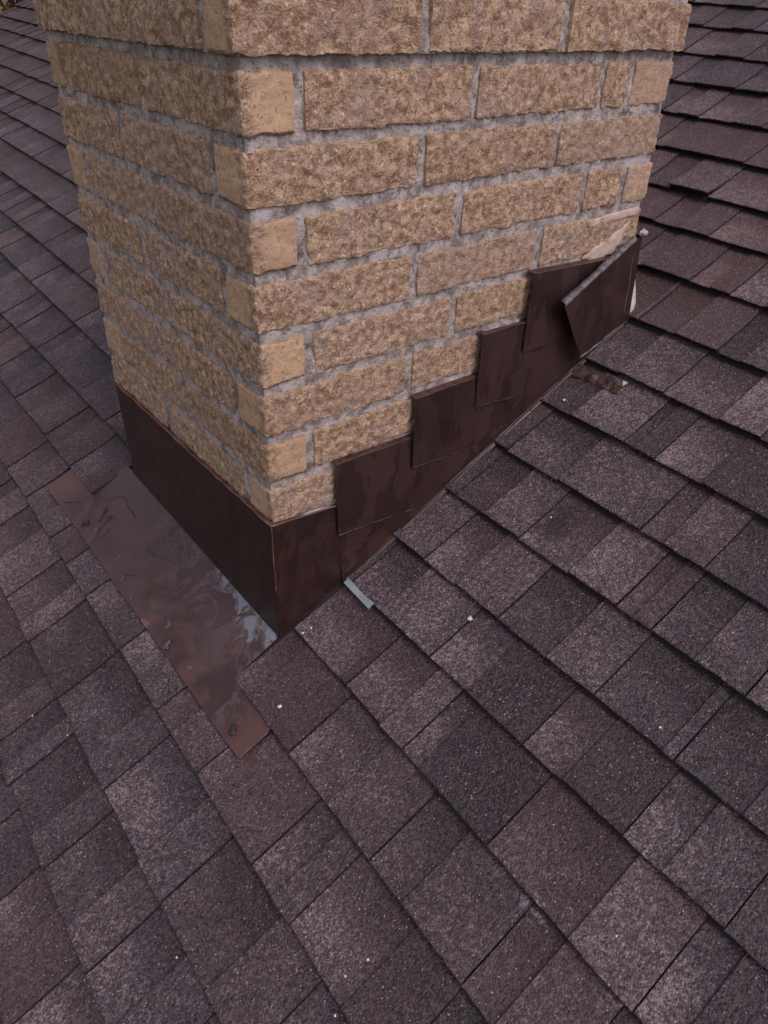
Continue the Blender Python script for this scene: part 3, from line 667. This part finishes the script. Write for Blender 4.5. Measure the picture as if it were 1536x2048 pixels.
# ------------------------------------------------------------------ loose things
sr = MB()
def ribbon(mb, pts, wid, key, amp, h0):
    P = np.array(pts, float); nn = 40; L = np.linspace(0, len(P)-1, nn); rows = []
    for s_ in L:
        i = min(int(s_), len(P)-2); c_ = P[i]+(P[i+1]-P[i])*(s_-i); d = P[i+1]-P[i]; d /= np.linalg.norm(d); pr = np.array((-d[1], d[0]))
        row = []
        for q in np.linspace(-1, 1, 15):
            w_ = wid*(1+.25*noise(np.array([[s_*2, q, key]]), 1, 120)[0]); xy = c_+pr*q*w_
            crumple = np.clip((s_-.9)/1.2, .25, 1)
            h = h0+(1-q*q)*.07+crumple*amp*(fbm(np.array([[xy[0], xy[1], key]]), 4.5, 121)[0]+.15)
            if abs(q) == 1: h = h0-.06
            row.append(RP(xy[0], xy[1], h))
        rows.append(row)
    mb.grid(np.array(rows)); return rows
ribbon(sr, [(8.78, -.15), (8.84, -.6), (8.86, -1.1), (8.86, -1.62)], .2, 3, .13, -.06)
o_r = sr.build('flashing_scrap', m_rust, smooth=True)
tag(o_r, 'crumpled red brown strip of coated flashing lying on the shingles below the bent corner piece', 'scrap')
wp = MB(); sheet(wp, [RP(9.06, -1.5, -.02), RP(9.07, -1.64, -.02), RP(8.94, -1.59, -.04)], .01, NR)
o_wp = wp.build('paper_scrap', m_white); tag(o_wp, 'small white triangular scrap at the end of the crumpled brown strip', 'scrap')
st_ = MB()
sheet(st_, [RP(1.72, -.26, .06), RP(1.58, -.24, .03), RP(1.56, -.7, .025), RP(1.545, -1.14, .03), RP(1.55, -1.22, .035), RP(1.68, -1.2, .06), RP(1.68, -.9, .06), RP(1.70, -.5, .06)], .02, NR)
sheet(st_, [RP(1.54, -1.10, .045), RP(1.54, -1.24, .05), RP(1.69, -1.25, .08), RP(1.69, -1.10, .075)], .015, NR)
o_st = st_.build('metal_strip', m_zinc); tag(o_st, 'short pale grey metal strip poking out from under a shingle edge beside the chimney corner', 'metal strip')
CHIPS = [(2.74, -3.1, .05, 'largest white chip, on a shingle joint right of the grey metal strip'),
         (-.96, -1.45, .042, 'white chip resting just right of the flashing flange arm'),
         (.28, -.49, .03, "tiny chip just below the bottom tip of the brown apron corner"), (.47, -.54, .03, "tiny chip a little upslope of the apron's bottom tip"), (-2.26, -6.19, .028, "uppermost of the three chips near the bottom edge of the photo"), (-2.65, -6.11, .026, "middle one of the three chips near the bottom edge of the photo"), (-3.08, -6.38, .028, "lowest of the three chips near the bottom edge of the photo"),
         (5.37, -2.77, .026, "tiny chip between the dark stain and the stepped flashing"), (3.36, -7.22, .026, "tiny chip far right beside the widest open shingle joint"), (-4.66, -3.72, .028, "tiny chip on the lower left shingles downslope of the flange arm"), (2.7, -2.44, .022, "faint chip on the shingle between the metal strip and the largest chip"), (5.21, -4.12, .02, "tiny chip right of the dark stain, below a thick shingle edge"),
         (-5.03, 3.15, .026, "tiny chip near the left photo edge, upper of two"), (-4.59, 1.99, .024, "tiny chip near the left photo edge, lower of two"), (.62, -8.68, .024, "tiny chip on the dark shingles at lower right"), (7.9, -.75, .045, "pale flat chip on the shingle just below the crumpled brown strip")]
for i, (u_, v_, r, lb) in enumerate(CHIPS):
    cm = MB(); k_ = math.floor((u_-O0)/EX); w_ = (u_-O0)/EX-k_
    lump(cm, RP(u_, v_, .015-T*w_+.025), r*(.75 if i > 1 else 1), i*1.3+5, .55, 5)
    o = cm.build('paint_chip', m_chip)
    tag(o, lb or 'tiny pale grit chip lying loose on the shingles', 'chip', 'pale chips on the shingles')

# ------------------------------------------------------------------ beyond the roof: lawn and an autumn tree
gr = MB(); gr.add([(-6000, -6000, -55), (9000, -6000, -55), (9000, 9000, -55), (-6000, 9000, -55)], [(0, 1, 2, 3)])
tag(gr.build('ground', m_grass), kind='structure')
tc_ = np.array((12., 100., 6.))
tk = MB()
for (p_, q_, r0, r1) in (((12, 100, -55), (12.5, 100, -20), 3, 2.2), ((12.5, 100, -20), (12, 100, 2), 2.2, 1.2), ((12, 100, -12), (2, 97, 6), 1, .4), ((12, 100, -14), (22, 103, 8), 1, .4), ((12, 100, -4), (9, 92, 14), .8, .3)):
    p_, q_ = np.array(p_, float), np.array(q_, float); d = q_-p_; d /= np.linalg.norm(d); x = np.cross(d, (0, 1, .1)); x /= np.linalg.norm(x); y = np.cross(x, d)
    tk.grid(np.array([[c_+r*(math.cos(a_)*x+math.sin(a_)*y) for a_ in np.linspace(0, 2*math.pi, 11)] for c_, r in ((p_, r0), (q_, r1))]))
o_tk = tk.build('trunk', m_bark, smooth=True)
lf = MB(); nl = 14000
D = rng.normal(size=(nl, 3)); D /= np.linalg.norm(D, axis=1)[:, None]
cl = np.array([tc_+rng.normal(size=3)*(10, 8, 8) for _ in range(45)])
ci = cl[rng.integers(0, 45, nl)]; c0 = ci+D*(rng.random((nl, 1))**.5)*4.2
e1 = rng.normal(size=(nl, 3)); e1 /= np.linalg.norm(e1, axis=1)[:, None]; e2 = np.cross(e1, D); e2 /= np.linalg.norm(e2, axis=1)[:, None]+1e-9
sz = (.5+rng.random((nl, 1))*.5)
Vl = np.stack([c0-e1*sz, c0+e2*sz*.5, c0+e1*sz, c0-e2*sz*.5], 1).reshape(-1, 3)
lf.add(Vl, np.arange(nl*4).reshape(-1, 4).tolist())
o_lf = lf.build('crown', m_leaf)
tree = empty('autumn_tree', (12, 100, -55)); adopt(tree, o_tk, o_lf)
tag(tree, 'golden brown autumn tree beyond the far left edge of the roof', 'tree')
